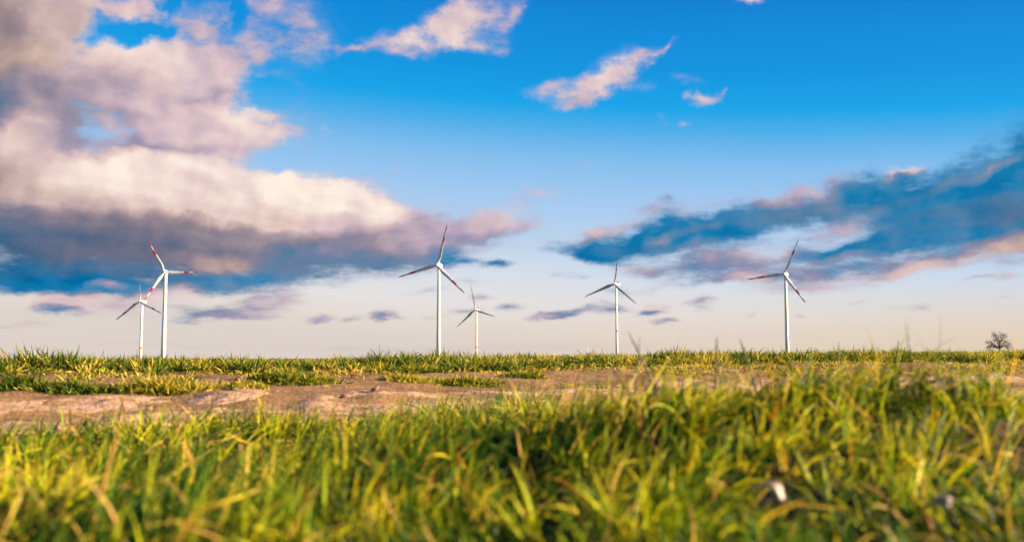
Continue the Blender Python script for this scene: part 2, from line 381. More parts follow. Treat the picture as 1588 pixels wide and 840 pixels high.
scene.view_settings.view_transform = 'Standard'
scene.view_settings.look = 'None'
scene.view_settings.gamma = 1.0
scene.view_settings.exposure = EXPOSURE
scene.cycles.max_bounces = 5
scene.cycles.diffuse_bounces = 2
scene.cycles.transmission_bounces = 3
scene.cycles.transparent_max_bounces = 4
scene.cycles.use_denoising = True
scene.cycles.use_adaptive_sampling = True
scene.cycles.adaptive_threshold = .015
scene.cycles.adaptive_min_samples = 12

# ------------------------------------------------------------------ terrain


def smooth(a, b, x):
    t = np.clip((x - a) / (b - a), 0, 1)
    return t * t * (3 - 2 * t)


_lat = {}


def vnoise(x, y, f, seed):
    """smooth value noise in -1..1"""
    if seed not in _lat:
        _lat[seed] = np.random.default_rng(100 + seed).uniform(-1, 1, (256, 256))
    L = _lat[seed]
    x = np.asarray(x) * f + 1000.0
    y = np.asarray(y) * f + 1000.0
    xi = np.floor(x).astype(int); yi = np.floor(y).astype(int)
    fx = x - xi; fy = y - yi
    fx = fx * fx * (3 - 2 * fx); fy = fy * fy * (3 - 2 * fy)
    a = L[yi & 255, xi & 255]; b = L[yi & 255, (xi + 1) & 255]
    cc = L[(yi + 1) & 255, xi & 255]; d = L[(yi + 1) & 255, (xi + 1) & 255]
    return (a * (1 - fx) + b * fx) * (1 - fy) + (cc * (1 - fx) + d * fx) * fy


def cross(x, y):           # distance across the track
    return y - .55 * x


def terrain(x, y):
    x = np.asarray(x, float); y = np.asarray(y, float)
    s = cross(x, y)
    rise = .245 + .0125 * np.clip(x, 0, 9) + .008 * np.clip(x, -7, 0) 
    near = smooth(60, 14, np.hypot(x, y))
    z = rise * smooth(4.3, 8.5, s) * (.55 + .45 * near)
    m = .19 * np.exp(-((x - .70) / .70) ** 2 - ((y - 2.45) / .9) ** 2)
    m = m + .045 * np.exp(-((x - 2.1) / 1.1) ** 2 - ((y - 3.0) / 1.0) ** 2)
    z = z + m
    z = z + near * (.022 * vnoise(x, y, .9, 1) + .014 * vnoise(x, y, 2.7, 2) + .009 * vnoise(x, y, 7, 3))
    z = z + near * smooth(4.4, 3.6, s) * (.036 * vnoise(x, y, 2.9, 15) + .016 * vnoise(x, y, 6.0, 16))
    # a wheel rut with a broken edge at the near side of the track
    e = 4.62 + .10 * vnoise(x, y, 1.3, 5)
    z = z + near * .035 * (smooth(e, e + .10, s) - smooth(e + .10, e + .9, s)) - near * .02 * np.exp(-((s - e + .08) / .12) ** 2)
    return z


def ground_at(px, py, far=30.0):
    d = ray(px, py)
    t = np.linspace(.3, far, 6000)
    pt = CAM[None] + d[None] * t[:, None]
    below = pt[:, 2] < terrain(pt[:, 0], pt[:, 1])
    i = int(np.argmax(below)) if below.any() else len(t) - 1
    return pt[i]


# ---------------- materials for soil
def soil_material(name, sandy):
    m, N = new_mat(name)
    co = N.n('ShaderNodeNewGeometry').outputs['Position']
    big = N.noise(co, 1.3, 4, .6).outputs['Fac']
    mid = N.noise(co, 9.0, 5, .6).outputs['Fac']
    fine = N.noise(co, 70.0, 4, .65).outputs['Fac']
    f = N.math('ADD', N.math('MULTIPLY', big, .4), N.math('ADD', N.math('MULTIPLY', mid, .35), N.math('MULTIPLY', fine, .35)))
    if sandy:
        mpn = N.n('ShaderNodeMapping', {'Vector': co, 'Rotation': (0, 0, -math.atan(.55)), 'Scale': (.5, 6.0, 1)}).outputs[0]
        streak = N.noise(mpn, 1.6, 6, .65).outputs['Fac']
        f = N.math('MULTIPLY_ADD', N.math('SUBTRACT', streak, .5), .45, f)
        base = N.ramp(f, [(.34, (.10, .05, .03)), (.47, (.25, .14, .088)), (.58, (.40, .245, .165)), (.72, (.48, .32, .23))])
    else:
        sp = N.n('ShaderNodeSeparateXYZ', {0: co})
        s = N.math('MULTIPLY_ADD', sp.outputs[0], -.55, sp.outputs[1])
        s = N.math('MULTIPLY_ADD', N.math('SUBTRACT', mid, .5), .8, s)
        k = N.n('ShaderNodeMapRange', {'Value': s, 'From Min': 4.2, 'From Max': 4.8}).outputs[0]
        dark = N.ramp(f, [(.35, (.02, .013, .008)), (.6, (.05, .033, .02)), (.75, (.10, .066, .04))])  # soil under the grass, darkened to paint in shade between clumps
        sand = N.ramp(f, [(.36, (.075, .04, .02)), (.5, (.19, .105, .052)), (.65, (.31, .18, .095))])
        base = N.mix(k, dark, sand)
        # young crop covering the field beyond the crest
        kf = N.n('ShaderNodeMapRange', {'Value': s, 'From Min': 9.0, 'From Max': 14.0}).outputs[0]
        patch = N.noise(co, .05, 6, .65).outputs['Fac']
        crop = N.ramp(N.math('MULTIPLY_ADD', N.math('SUBTRACT', mid, .5), .5, patch), [(.3, (.035, .05, .012)), (.5, (.07, .085, .018)), (.7, (.13, .12, .035))])
        base = N.mix(N.math('MULTIPLY', kf, .92), base, crop)
    st = N.n('ShaderNodeTexVoronoi', {'Vector': co, 'Scale': 38.0})
    crumb = N.math('LESS_THAN', st.outputs['Distance'], .18)
    base = N.mix(N.math('MULTIPLY', crumb, .45), base, (.11, .065, .04))
    h = N.math('ADD', N.math('MULTIPLY', mid, .5), N.math('ADD', N.math('MULTIPLY', fine, .3), N.math('MULTIPLY', st.outputs['Distance'], .25)))
    bump = N.n('ShaderNodeBump', {'Height': h, 'Strength': .7, 'Distance': .022})
    b = N.n('ShaderNodeBsdfPrincipled', {'Base Color': base, 'Roughness': .92, 'Specular IOR Level': .15, 'Normal': bump.outputs[0]})
    N.n('ShaderNodeOutputMaterial', {'Surface': b.outputs[0]})
    return m

soil = soil_material('field_soil', False)
sand = soil_material('track_sand', True)

# ---------------- ground sheet out to the horizon
def axis(lo, hi, step, far, growth=1.16):
    a = list(np.arange(lo, hi + 1e-6, step))
    d = step
    x = a[-1]
    up = []
    while x < far:
        d *= growth; x += d; up.append(x)
    d = step; x = a[0]; dn = []
    while x > -far:
        d *= growth; x -= d; dn.append(x)
    return np.array(dn[::-1] + a + up)

gx = axis(-7, 10, .05, 7000)
gy = axis(-.8, 15, .05, 7000)
X, Y = np.meshgrid(gx, gy)
Z = terrain(X, Y)
nx, ny = len(gx), len(gy)
V = np.stack([X, Y, Z], -1).reshape(-1, 3)
idx = np.arange(nx * ny).reshape(ny, nx)
F = np.stack([idx[:-1, :-1], idx[:-1, 1:], idx[1:, 1:], idx[1:, :-1]], -1).reshape(-1, 4)
g = mesh_np('ground', V, F, soil)
tag(g, kind='structure')

# ---------------- sandy track across the view
us = np.arange(-6, 10, .018)
ss = np.arange(4.25, 7.0, .018)
U, S = np.meshgrid(us, ss)
X = U; Y = S + .55 * U
Z = terrain(X, Y)
e0 = 4.45 + .14 * vnoise(X, Y, 1.1, 8)
e1 = 6.35 + .28 * vnoise(X, Y, .8, 9) + .1 * vnoise(X, Y, 3, 10)
inside = smooth(e0 - .06, e0 + .10, S) * (1 - smooth(e1 - .05, e1 + .15, S))
rut = -.012 * np.exp(-((S - 5.75 - .05 * vnoise(X, Y, .5, 11)) / .16) ** 2) - .010 * np.exp(-((S - 5.0) / .14) ** 2)
Z = Z - .012 + .017 * inside + inside * (rut + .010 * vnoise(X, Y, 4, 12) + .005 * vnoise(X, Y, 11, 13) + .0035 * vnoise(X, Y, 24, 14))
V = np.stack([X, Y, Z], -1).reshape(-1, 3)
ny, nx = X.shape
idx = np.arange(nx * ny).reshape(ny, nx)
F = np.stack([idx[:-1, :-1], idx[:-1, 1:], idx[1:, 1:], idx[1:, :-1]], -1).reshape(-1, 4)
t = mesh_np('dirt_track', V, F, sand)
tag(t, kind='structure')

# ---------------- grass
def blade_material(name, stops, trans=.24):
    m, N = new_mat(name)
    uv = N.n('ShaderNodeUVMap').outputs[0]
    sp = N.n('ShaderNodeSeparateXYZ', {0: uv})
    colr = N.ramp(sp.outputs[0], stops)
    tipf = N.n('ShaderNodeMapRange', {'Value': sp.outputs[1], 'From Min': .72, 'From Max': 1.0, 'To Max': .45}).outputs[0]
    colr = N.mix(tipf, colr, (.28, .25, .05))          # dry, yellowed tips
    b = N.n('ShaderNodeBsdfPrincipled', {'Base Color': colr, 'Roughness': .5, 'Specular IOR Level': .10})
    tr = N.n('ShaderNodeBsdfTranslucent', {'Color': N.mix(1.0, colr, (2.1, 1.9, .7), 'MULTIPLY')})
    mx = N.n('ShaderNodeMixShader', {0: trans, 1: b.outputs[0], 2: tr.outputs[0]})
    N.n('ShaderNodeOutputMaterial', {'Surface': mx.outputs[0]})
    return m

near_mat = blade_material('meadow_grass_blade', [(0, (.005, .028, .003)), (.2, (.010, .052, .004)), (.36, (.040, .11, .005)), (.52, (.25, .31, .006)), (.70, (.45, .40, .010)),
                                         (.80, (.42, .29, .03)), (.90, (.46, .29, .10)), (1, (.36, .13, .025))])  # deep greens and strong yellows put shade and sunlight into the blade colour
far_mat = blade_material('verge_grass_blade', [(0, (.010, .035, .006)), (.3, (.04, .08, .008)), (.5, (.14, .16, .012)), (.7, (.34, .27, .035)),
                                       (.9, (.42, .31, .09)), (1, (.34, .16, .04))], .25)

PROF = np.array([.65, 1.0, .96, .80, .5, .06])

def blades(x, y, z, azm, lean, curve, length, width, color, nseg=5):
    n = len(x)
    tt = np.linspace(0, 1, nseg + 1)
    prof = np.interp(tt, np.linspace(0, 1, 6), PROF)
    th = lean[:, None] + curve[:, None] * tt[None] ** 1.3
    th = np.clip(th, -2.4, 2.4)
    seg = length[:, None] / nseg
    dr = np.sin(th) * seg; dz = np.cos(th) * seg
    rr = np.concatenate([np.zeros((n, 1)), np.cumsum(dr[:, :-1], 1)], 1)
    zz = np.concatenate([np.zeros((n, 1)), np.cumsum(dz[:, :-1], 1)], 1)
    ca, sa = np.cos(azm)[:, None], np.sin(azm)[:, None]
    cx = x[:, None] + rr * ca; cy = y[:, None] + rr * sa; cz = z[:, None] + zz
    tw = rng.normal(0, .7, n)[:, None] + rng.normal(0, .9, n)[:, None] * tt[None]
    # width direction: horizontal normal turned about the blade by tw
    hx, hy = -sa, ca
    nxv = np.cos(th) * ca; nyv = np.cos(th) * sa; nzv = -np.sin(th)
    wx = hx * np.cos(tw) + nxv * np.sin(tw); wy = hy * np.cos(tw) + nyv * np.sin(tw); wz = nzv * np.sin(tw)
    hw = (width[:, None] * prof[None]) * .5
    A = np.stack([cx - wx * hw, cy - wy * hw, cz - wz * hw], -1)
    B = np.stack([cx + wx * hw, cy + wy * hw, cz + wz * hw], -1)
    V = np.stack([A, B], 2).reshape(n, (nseg + 1) * 2, 3)
    k = np.arange(nseg) * 2
    f = np.stack([k, k + 1, k + 3, k + 2], -1)
    F = (f[None] + (np.arange(n) * (nseg + 1) * 2)[:, None, None]).reshape(-1, 4)
    uv = np.stack([np.repeat(color[:, None], (nseg + 1) * 2, 1), np.repeat(np.repeat(tt, 2)[None], n, 0)], -1).reshape(-1, 2)
    return V.reshape(-1, 3), F, uv

def join(parts):
    Vs, Fs, Us, off = [], [], [], 0
    for v, f, u in parts:
        Vs.append(v); Fs.append(f + off); Us.append(u); off += len(v)
    return np.concatenate(Vs), np.concatenate(Fs), np.concatenate(Us)

# --- objects lying in the near grass (their places are kept clear of tall blades)
STONE = ground_at(1192, 800)
PEBBLE = ground_at(1465, 850)
if STONE[1] > 3: STONE = np.array([.43, 1.6, 0])
clear = [(STONE, .06, .35), (PEBBLE, .05, .5)]

# --- near meadow
def near_mask(x, y):
    s = cross(x, y)
    edge = 4.6 + .35 * vnoise(x, y, .9, 21) + .2 * vnoise(x, y, 3.1, 22)
    return s < edge

def scatter_near(n, xr, yr):
    x = rng.uniform(*xr, n); y = rng.uniform(*yr, n)
    ok = near_mask(x, y) & (np.abs(x) < .62 * y + 1.0) & (np.hypot(x, y) > .42)
    return x[ok], y[ok]

parts = []
# clumps: blades fanning out of shared roots, gaps between over soil darkened as shade
tx, ty = scatter_near(20000, (-4.2, 5.6), (.3, 7.2))
dens = .5 + .5 * vnoise(tx, ty, 2.2, 31)
keep = rng.uniform(0, 1, len(tx)) < .12 + 1.2 * dens + .35 * smooth(.9, 1.5, tx)
tx, ty = tx[keep], ty[keep]
nb = rng.integers(12, 24, len(tx))
tid = np.repeat(np.arange(len(tx)), nb)
n = len(tid)
tcol = np.where(rng.uniform(0, 1, len(tx)) + .35 * vnoise(tx, ty, 2.4, 33) < .50, rng.normal(.17, .08, len(tx)), rng.normal(.54, .09, len(tx)))  # dark and bright tufts: clump shade and light painted as colour
tlen = rng.uniform(.75, 1.2, len(tx)) * (1 + .25 * vnoise(tx, ty, 1.3, 34) + .45 * vnoise(tx, ty, 3.4, 35)) * (1 + .35 * smooth(2.6, 4.0, cross(tx, ty)) * smooth(1.6, .3, tx)) * (1 - .42 * smooth(.75, 1.5, tx))
taz = rng.uniform(0, 2 * np.pi, len(tx))
a = rng.uniform(0, 2 * np.pi, n)
r0 = np.abs(rng.normal(0, .018, n))
x = tx[tid] + r0 * np.cos(a); y = ty[tid] + r0 * np.sin(a)
pdir = 2.6 * vnoise(x, y, 1.6, 36) + 1.4 * vnoise(x, y, 4.0, 37)      # neighbouring tufts are combed the same way
azm = np.where(rng.uniform(0, 1, n) < .6, pdir + rng.normal(0, .55, n), a + rng.normal(0, .5, n))
# a light wind from the left bends part of the tips over to the right
lean = np.abs(rng.normal(.68, .42, n))
L = rng.uniform(.05, .15, n) * tlen[tid]
fr = np.hypot(x, y)
L *= np.clip(.55 + .4 * fr, .6, 1.0)
colv = np.clip(tcol[tid] + rng.normal(0, .13, n), 0, .78)
dry = rng.uniform(0, 1, n) < .05
colv[dry] = rng.uniform(.78, 1.0, dry.sum())
for pt, rad, front in clear:
    dd = np.hypot(x - pt[0], y - pt[1])
    d0 = np.linalg.norm(pt[:2]); ux, uy = pt[:2] / d0
    al = (x - pt[0]) * ux + (y - pt[1]) * uy
    pe = np.abs(-(x - pt[0]) * uy + (y - pt[1]) * ux)
    blk = (al < rad) & (al > -front) & (pe < rad * 1.1)
    L[blk] *= np.where(al[blk] < -.08, .72, .4)
parts.append(blades(x, y, terrain(x, y) - .004, azm, lean, rng.normal(.95, .75, n), L, rng.uniform(.0024, .0054, n), colv))
# single longer blades, leaning with the wind
x, y = scatter_near(8000, (-4.2, 5.6), (.6, 7.2))
n = len(x)
L = rng.uniform(.09, .175, n) * (1 - .42 * smooth(.75, 1.5, x)) * np.clip(.5 + .25 * np.hypot(x, y), .6, 1)
for pt, rad, front in clear:
    d0 = np.linalg.norm(pt[:2]); ux, uy = pt[:2] / d0
    al = (x - pt[0]) * ux + (y - pt[1]) * uy
    pe = np.abs(-(x - pt[0]) * uy + (y - pt[1]) * ux)
    L[(al < .1) & (al > -.4) & (pe < rad * 1.6)] *= .3
parts.append(blades(x, y, terrain(x, y) - .004, rng.normal(.2, 1.1, n), np.abs(rng.normal(.55, .35, n)), rng.normal(.8, .6, n), L,
                    rng.uniform(.003, .006, n), np.clip(rng.normal(.46, .2, n), 0, 1)))
# short green undergrowth closing the mat
x, y = scatter_near(95000, (-4.2, 5.6), (.3, 7.2))
n = len(x)
parts.append(blades(x, y, terrain(x, y) - .004, rng.uniform(0, 6.28, n), np.abs(rng.normal(.6, .4, n)), rng.normal(.8, .6, n), rng.uniform(.025, .065, n),
                    rng.uniform(.002, .0042, n), np.clip(rng.normal(.22, .14, n), 0, .7), 4))
# dead straw lying across
x, y = scatter_near(5500, (-4.2, 5.6), (.4, 7.2))
n = len(x)
parts.append(blades(x, y, terrain(x, y) + rng.uniform(0, .085, n), rng.uniform(0, 6.28, n), rng.normal(1.25, .25, n), rng.normal(.25, .3, n),
                    rng.uniform(.05, .13, n), rng.uniform(.002, .0045, n), rng.uniform(.74, 1.0, n)))
V, F, UV = join(parts)
o = mesh_np('grass', V, F, near_mat, uv=UV)
tag(o, 'thick blurred green and yellow meadow grass filling the foreground', 'grass', kind='stuff')

# --- verge on the far side of the track
def tufts(tx, ty, nb, size, spread, cmean, cstd, lmin=.075, lmax=.125, wmin=.006, wmax=.011, nseg=4):
    nbv = rng.integers(nb[0], nb[1], len(tx))
    tid = np.repeat(np.arange(len(tx)), nbv)
    n = len(tid)
    a = rng.uniform(0, 2 * np.pi, n)
    r0 = np.abs(rng.normal(0, spread, n))
    x = tx[tid] + r0 * np.cos(a); y = ty[tid] + r0 * np.sin(a)
    lean = np.clip(np.abs(rng.normal(.72, .38, n)) + r0 / spread * .16, 0, 1.4)
    L = rng.uniform(lmin, lmax, n) * size[tid]
    cc = cmean[tid] + rng.normal(0, cstd, n)
    return blades(x, y, terrain(x, y) - .004, a + rng.normal(0, .45, n), lean, rng.normal(.45, .4, n), L, rng.uniform(wmin, wmax, n), np.clip(cc, 0, 1), nseg)

def scatter_verge(n, s0, s1):
    x = rng.uniform(-7.2, 10.5, n); s = rng.uniform(s0, s1, n)
    y = s + .55 * x
    ok = (np.abs(x) < .62 * y + 1.2)
    return x[ok], y[ok], s[ok]

parts = []
x, y, s = scatter_verge(7000, 7.35, 9.6)
e = 7.62 + .16 * vnoise(x, y, 1.4, 41) + .08 * vnoise(x, y, 4, 42)
keep = (s > e) & (rng.uniform(0, 1, len(x)) < .55 + .45 * vnoise(x, y, 1.9, 43))
x, y, s = x[keep], y[keep], s[keep]
size = rng.uniform(.65, 1.2, len(x)) * (.95 + .5 * vnoise(x, y, 2.6, 44) + .22 * vnoise(x, y, 5.5, 45))
parts.append(tufts(x, y, (18, 34), size, .035, np.where(rng.uniform(0, 1, len(x)) + .3 * vnoise(x, y, 3, 48) < .55, rng.normal(.2, .08, len(x)), rng.normal(.6, .1, len(x))), .16))  # darker share of tufts paints the shade between lumps
# thin growth on the plateau beyond
x, y, s = scatter_verge(7500, 9.4, 15)
parts.append(tufts(x, y, (8, 14), np.full(len(x), .9), .04, rng.uniform(.2, .7, len(x)), .2, nseg=3))
# low, trampled growth at the edge of the sand
x, y, s = scatter_verge(4200, 5.9, 7.9)
keep = vnoise(x, y, 1.6, 46) + .6 * vnoise(x, y, 4.5, 47) + .45 * (s - 6.9) + .12 * np.clip(x - 1, 0, 2) > .1
x, y = x[keep], y[keep]
parts.append(tufts(x, y, (6, 16), rng.uniform(.22, .6, len(x)), .05, rng.uniform(.35, .85, len(x)), .15))
# straw and chaff blown over the sand
x, y, s = scatter_verge(2600, 4.4, 7.6)
n = len(x)
parts.append(blades(x, y, terrain(x, y) + .010, rng.uniform(0, 6.28, n), rng.normal(1.5, .08, n), rng.normal(.1, .1, n), rng.uniform(.012, .06, n),
                    rng.uniform(.002, .005, n), rng.uniform(.72, 1.0, n), 4))
V, F, UV = join(parts)
o = mesh_np('verge_grass', V, F, far_mat, uv=UV)
tag(o, 'spiky olive and straw coloured grass along the crest beyond the track', 'grass', kind='stuff')

# --- separate tufts standing on the sand, each a thing
TUFTS = [(248, 606, .30, 1.15, .62, 'largest sandy yellow tuft on the track edge in front of the two left wind turbines'),
         (118, 607, .20, .9, .18, 'low dark green tuft on the sand, left of the largest yellow tuft'),
         (30, 600, .22, 1.0, .25, 'dark green tuft at the left end of the track edge'),
         (455, 592, .30, 1.0, .40, 'wide dark tuft on the sand midway between the left turbines and the tallest turbine'),
         (380, 600, .13, .6, .6, 'small yellowish tuft on the sand beside a dark clod'),
         (715, 594, .30, .75, .5, 'flat spread tuft on the sandy slope below the small middle turbine'),
         (630, 590, .20, .6, .6, 'low straw coloured tuft on the slope below the banded middle turbine'),
         (815, 584, .16, .6, .35, 'small dark tuft on bare slope, rightmost of the tufts on the sand')]
for (px, py, spread, size, cm, lab) in TUFTS:
    pt = ground_at(px, py)
    size *= .80
    spread *= .85
    k = max(30, int(130 * spread / .3))
    ang = rng.uniform(0, 6.28, k); rr = np.sqrt(rng.uniform(0, 1, k)) * spread
    tx = pt[0] + rr * np.cos(ang) * 1.0; ty = pt[1] + rr * np.sin(ang) * .55
    V, F, UV = tufts(tx, ty, (14, 26), rng.uniform(.8, 1.2, k) * size * (1.25 - .85 * rr / spread), .045, np.full(k, cm) + rng.normal(0, .08, k), .17)
    V = V - np.array([pt[0], pt[1], 0]); V[:, 2] -= float(terrain(pt[0], pt[1]))
    o = mesh_np('grass_tuft', V, F, far_mat, uv=UV)
    o.location = (pt[0], pt[1], float(terrain(pt[0], pt[1])))
    tag(o, lab, 'grass tuft', 'grass tufts standing on the sandy slope')

# --- tall dry stalks
m_stalk, N = new_mat('dry_stalk')
co = N.n('ShaderNodeTexCoord').outputs['Object']
f = N.noise(co, 60, 3, .6).outputs['Fac']
b = N.n('ShaderNodeBsdfPrincipled', {'Base Color': N.ramp(f, [(.3, (.06, .048, .03)), (.7, (.14, .11, .07))]), 'Roughness': .8})
N.n('ShaderNodeOutputMaterial', {'Surface': b.outputs[0]})

def stalk(px0, py0, px1, py1, dist, w, lab, head=0.0):
    top = CAM + ray(px1, py1) * dist
    bx = CAM + ray(px0, py0) * dist
    # carry the lean on down to the soil
    d = top - bx
    foot = bx.copy()
    for _ in range(200):
        if foot[2] <= float(terrain(foot[0], foot[1])): break
        foot = foot - d / np.linalg.norm(d) * .01
    bm = bmesh.new()
    n = 7
    prev = None
    H = top - foot
    for i in range(n + 1):
        u = i / n
        cpt = H * u + np.array([math.sin(u * 3) * .004, 0, 0])
        rad = 1.2 * w * (1 - .45 * u) * (1 + head * max(0, math.sin((u - .72) / .28 * math.pi)) if u > .72 else 1)
        if i == n: rad *= .4
        ring = [bm.verts.new((cpt[0] + rad * math.cos(k * math.pi / 3), cpt[1] + rad * math.sin(k * math.pi / 3), cpt[2])) for k in range(6)]
        if prev:
            for k in range(6):
                bm.faces.new((prev[k], prev[(k + 1) % 6], ring[(k + 1) % 6], ring[k]))
        prev = ring
    bm.faces.new(prev)
    o = from_bm('dry_stalk', bm, m_stalk)
    o.location = foot
    tag(o, lab, 'dry stalk', 'dry stalks standing above the grass')

stalk(988, 545, 974, 514, 2.6, .0035, 'slanted dry stalk, tallest, leaning left beside the turbine with bare shade-grey blades')
stalk(989, 545, 991, 522, 2.3, .0024, 'faint upright stalk just right of the slanted tallest stalk')
stalk(1110, 545, 1111, 521, 2.5, .0030, 'upright dry stalk, straight, between the slanted stalk and the right turbine', .3)
stalk(1153, 545, 1147, 525, 2.9, .0034, 'short dry stalk leaning left, nearest to the tower of the right turbine', .3)
stalk(1300, 545, 1301, 528, 3.6, .0026, 'thin upright stalk right of the right turbine', .2)
stalk(1355, 545, 1350, 531, 4.0, .0030, 'very short stalk leaning left in the middle of the gap between right turbine and tree', .2)
stalk(1391, 545, 1393, 526, 4.2, .0036, 'dark upright stalk with a slender seed head, nearest stalk to the bare tree', .5)

# --- stones, clods, leaf
m_stone, N = new_mat('pale_stone')
co = N.n('ShaderNodeTexCoord').outputs['Object']
f = N.noise(co, 40, 5, .6).outputs['Fac']
cst = N.ramp(f, [(.34, (.05, .03, .025)), (.47, (.20, .14, .12)), (.6, (.24, .19, .175))])
b = N.n('ShaderNodeBsdfPrincipled', {'Base Color': cst, 'Roughness': .55, 'Normal': N.n('ShaderNodeBump', {'Height': f, 'Strength': .4, 'Distance': .004}).outputs[0]})
N.n('ShaderNodeOutputMaterial', {'Surface': b.outputs[0]})
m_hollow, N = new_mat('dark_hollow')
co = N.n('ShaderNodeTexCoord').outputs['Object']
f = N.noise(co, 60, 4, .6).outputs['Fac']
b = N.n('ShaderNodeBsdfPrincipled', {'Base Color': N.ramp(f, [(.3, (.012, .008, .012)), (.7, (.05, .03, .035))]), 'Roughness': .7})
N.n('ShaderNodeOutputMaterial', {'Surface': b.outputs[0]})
m_clod, N = new_mat('dark_clod')
co = N.n('ShaderNodeTexCoord').outputs['Object']
f = N.noise(co, 50, 5, .65).outputs['Fac']
b = N.n('ShaderNodeBsdfPrincipled', {'Base Color': N.ramp(f, [(.3, (.05, .03, .022)), (.7, (.17, .10, .07))]), 'Roughness': .9,
                                     'Normal': N.n('ShaderNodeBump', {'Height': f, 'Strength': .7, 'Distance': .005}).outputs[0]})
N.n('ShaderNodeOutputMaterial', {'Surface': b.outputs[0]})

def rock(name, loc, size, mats, lab, cat, group=None, seed=0, hollow=None, parent=None):
    bm = bmesh.new()
    bmesh.ops.create_icosphere(bm, subdivisions=4, radius=1.0)
    rr = random.Random(seed)
    ph = [rr.uniform(0, 6) for _ in range(6)]
    for v in bm.verts:
        c0 = v.co.copy()
        k = 1 + .22 * math.sin(2.3 * c0.x + ph[0]) * math.cos(2.1 * c0.y + ph[1]) + .11 * math.sin(5 * c0.z + ph[2] + 2 * c0.x) + .04 * math.sin(9 * c0.y + ph[3]) * math.sin(8 * c0.x + ph[4])
        if hollow is not None:
            d = (c0 - hollow[0]).length
            k -= hollow[2] * max(0.0, 1 - (d / hollow[1]) ** 2)
        v.co = Vector((c0.x * size[0] * k, c0.y * size[1] * k, c0.z * size[2] * k))
    o = from_bm(name, bm, mats)
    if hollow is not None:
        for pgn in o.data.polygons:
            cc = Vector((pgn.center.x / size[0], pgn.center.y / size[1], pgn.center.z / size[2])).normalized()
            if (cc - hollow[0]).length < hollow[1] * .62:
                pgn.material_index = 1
    o.location = loc
    tag(o, lab, cat, group)
    return o

hz_ = float(terrain(STONE[0], STONE[1]))
rock('stone', (STONE[0], STONE[1], hz_ + .035), (.024, .022, .021), [m_stone, m_hollow],
     'pale rounded stone with a dark hollow lying in the grass at the lower right', 'stone', None, 3, (Vector((-.38, -.90, -.12)).normalized(), .95, .75))
pz = float(terrain(PEBBLE[0], PEBBLE[1]))
rock('pebble', (PEBBLE[0], PEBBLE[1], pz + .066), (.011, .010, .008), [m_stone],
     'small bluish white pebble in the grass at the bottom edge near the right corner', 'pebble', None, 5)
RC = random.Random(5)
CL = [(371, 590, .022, 'dark earth clod on bare sand right of the largest yellow tuft'),
      (362, 607, .020, 'dark earth clod on the track just below another dark clod'),
      (580, 607, .018, 'small dark clod on the track in front of the banded middle turbine'),
      (533, 617, .017, 'smallest dark clod lying in the wheel rut of the track')]
for i, (px, py, sz, lab) in enumerate(CL):
    pt = ground_at(px, py)
    rock('earth_clod', (pt[0], pt[1], pt[2] + sz * .5), (sz, sz, sz * .8), [m_clod], lab, 'clod', 'earth clods on the track', 10 + i)
for i in range(26):
    x = RC.uniform(-2.9, 5.2)
    y = RC.uniform(4.9, 7.3) + .55 * x
    sz = RC.choice((.006, .008, .010, .013))
    rock('earth_clod', (x, y, float(terrain(x, y)) + sz * .4), (sz * RC.uniform(.9, 1.5), sz, sz * .8), [m_clod],
         'small brown earth crumb scattered on the sandy track', 'clod', 'earth crumbs scattered over the track', 40 + i)
pt = ground_at(585, 603)
rock('pebble', (pt[0], pt[1], pt[2] + .012), (.010, .009, .008), [m_stone], 'pale pebble lying on the sandy track beside a small dark clod', 'pebble', None, 21)

# ------------------------------------------------------------------ wind turbines
def paint(name, colr, rough=.4):
    m, N = new_mat(name)
    co = N.n('ShaderNodeTexCoord').outputs['Object']
    f = N.noise(co, .35, 5, .6).outputs['Fac']
    cc = N.mix(N.math('MULTIPLY', f, .25), colr, tuple(v * .72 for v in colr))
    b = N.n('ShaderNodeBsdfPrincipled', {'Base Color': cc, 'Roughness': rough, 'Specular IOR Level': .35})
    N.n('ShaderNodeOutputMaterial', {'Surface': b.outputs[0]})
    return m

white = paint('white_paint', (.60, .60, .585))
grey = paint('shaded_white_mast_grey', (.34, .36, .38))  # white greyed to put shade into the blades; also plain mast grey
shaded_red = paint('shaded_red_paint', (.16, .016, .018))  # the red paint darkened, shade put into the blade bands
red = paint('red_paint', (.56, .03, .025))

def tube(bm, rings, nseg, cap=True, mi=None):
    prev = None
    for j, (pt, rad, ex, ey) in enumerate(rings):
        ring = []
        for k in range(nseg):
            th = 2 * math.pi * k / nseg
            ring.append(bm.verts.new(pt + ex * (rad[0] * math.cos(th)) + ey * (rad[1] * math.sin(th))))
        if prev:
            for k in range(nseg):
                f = bm.faces.new((prev[k], prev[(k + 1) % nseg], ring[(k + 1) % nseg], ring[k]))
                if mi: f.material_index = mi[j - 1]
        elif cap:
            bm.faces.new(ring[::-1])
        prev = ring
    if cap:
        f = bm.faces.new(prev)
        if mi: f.material_index = mi[-1]

EX, EY, EZ = Vector((1, 0, 0)), Vector((0, 1, 0)), Vector((0, 0, 1))

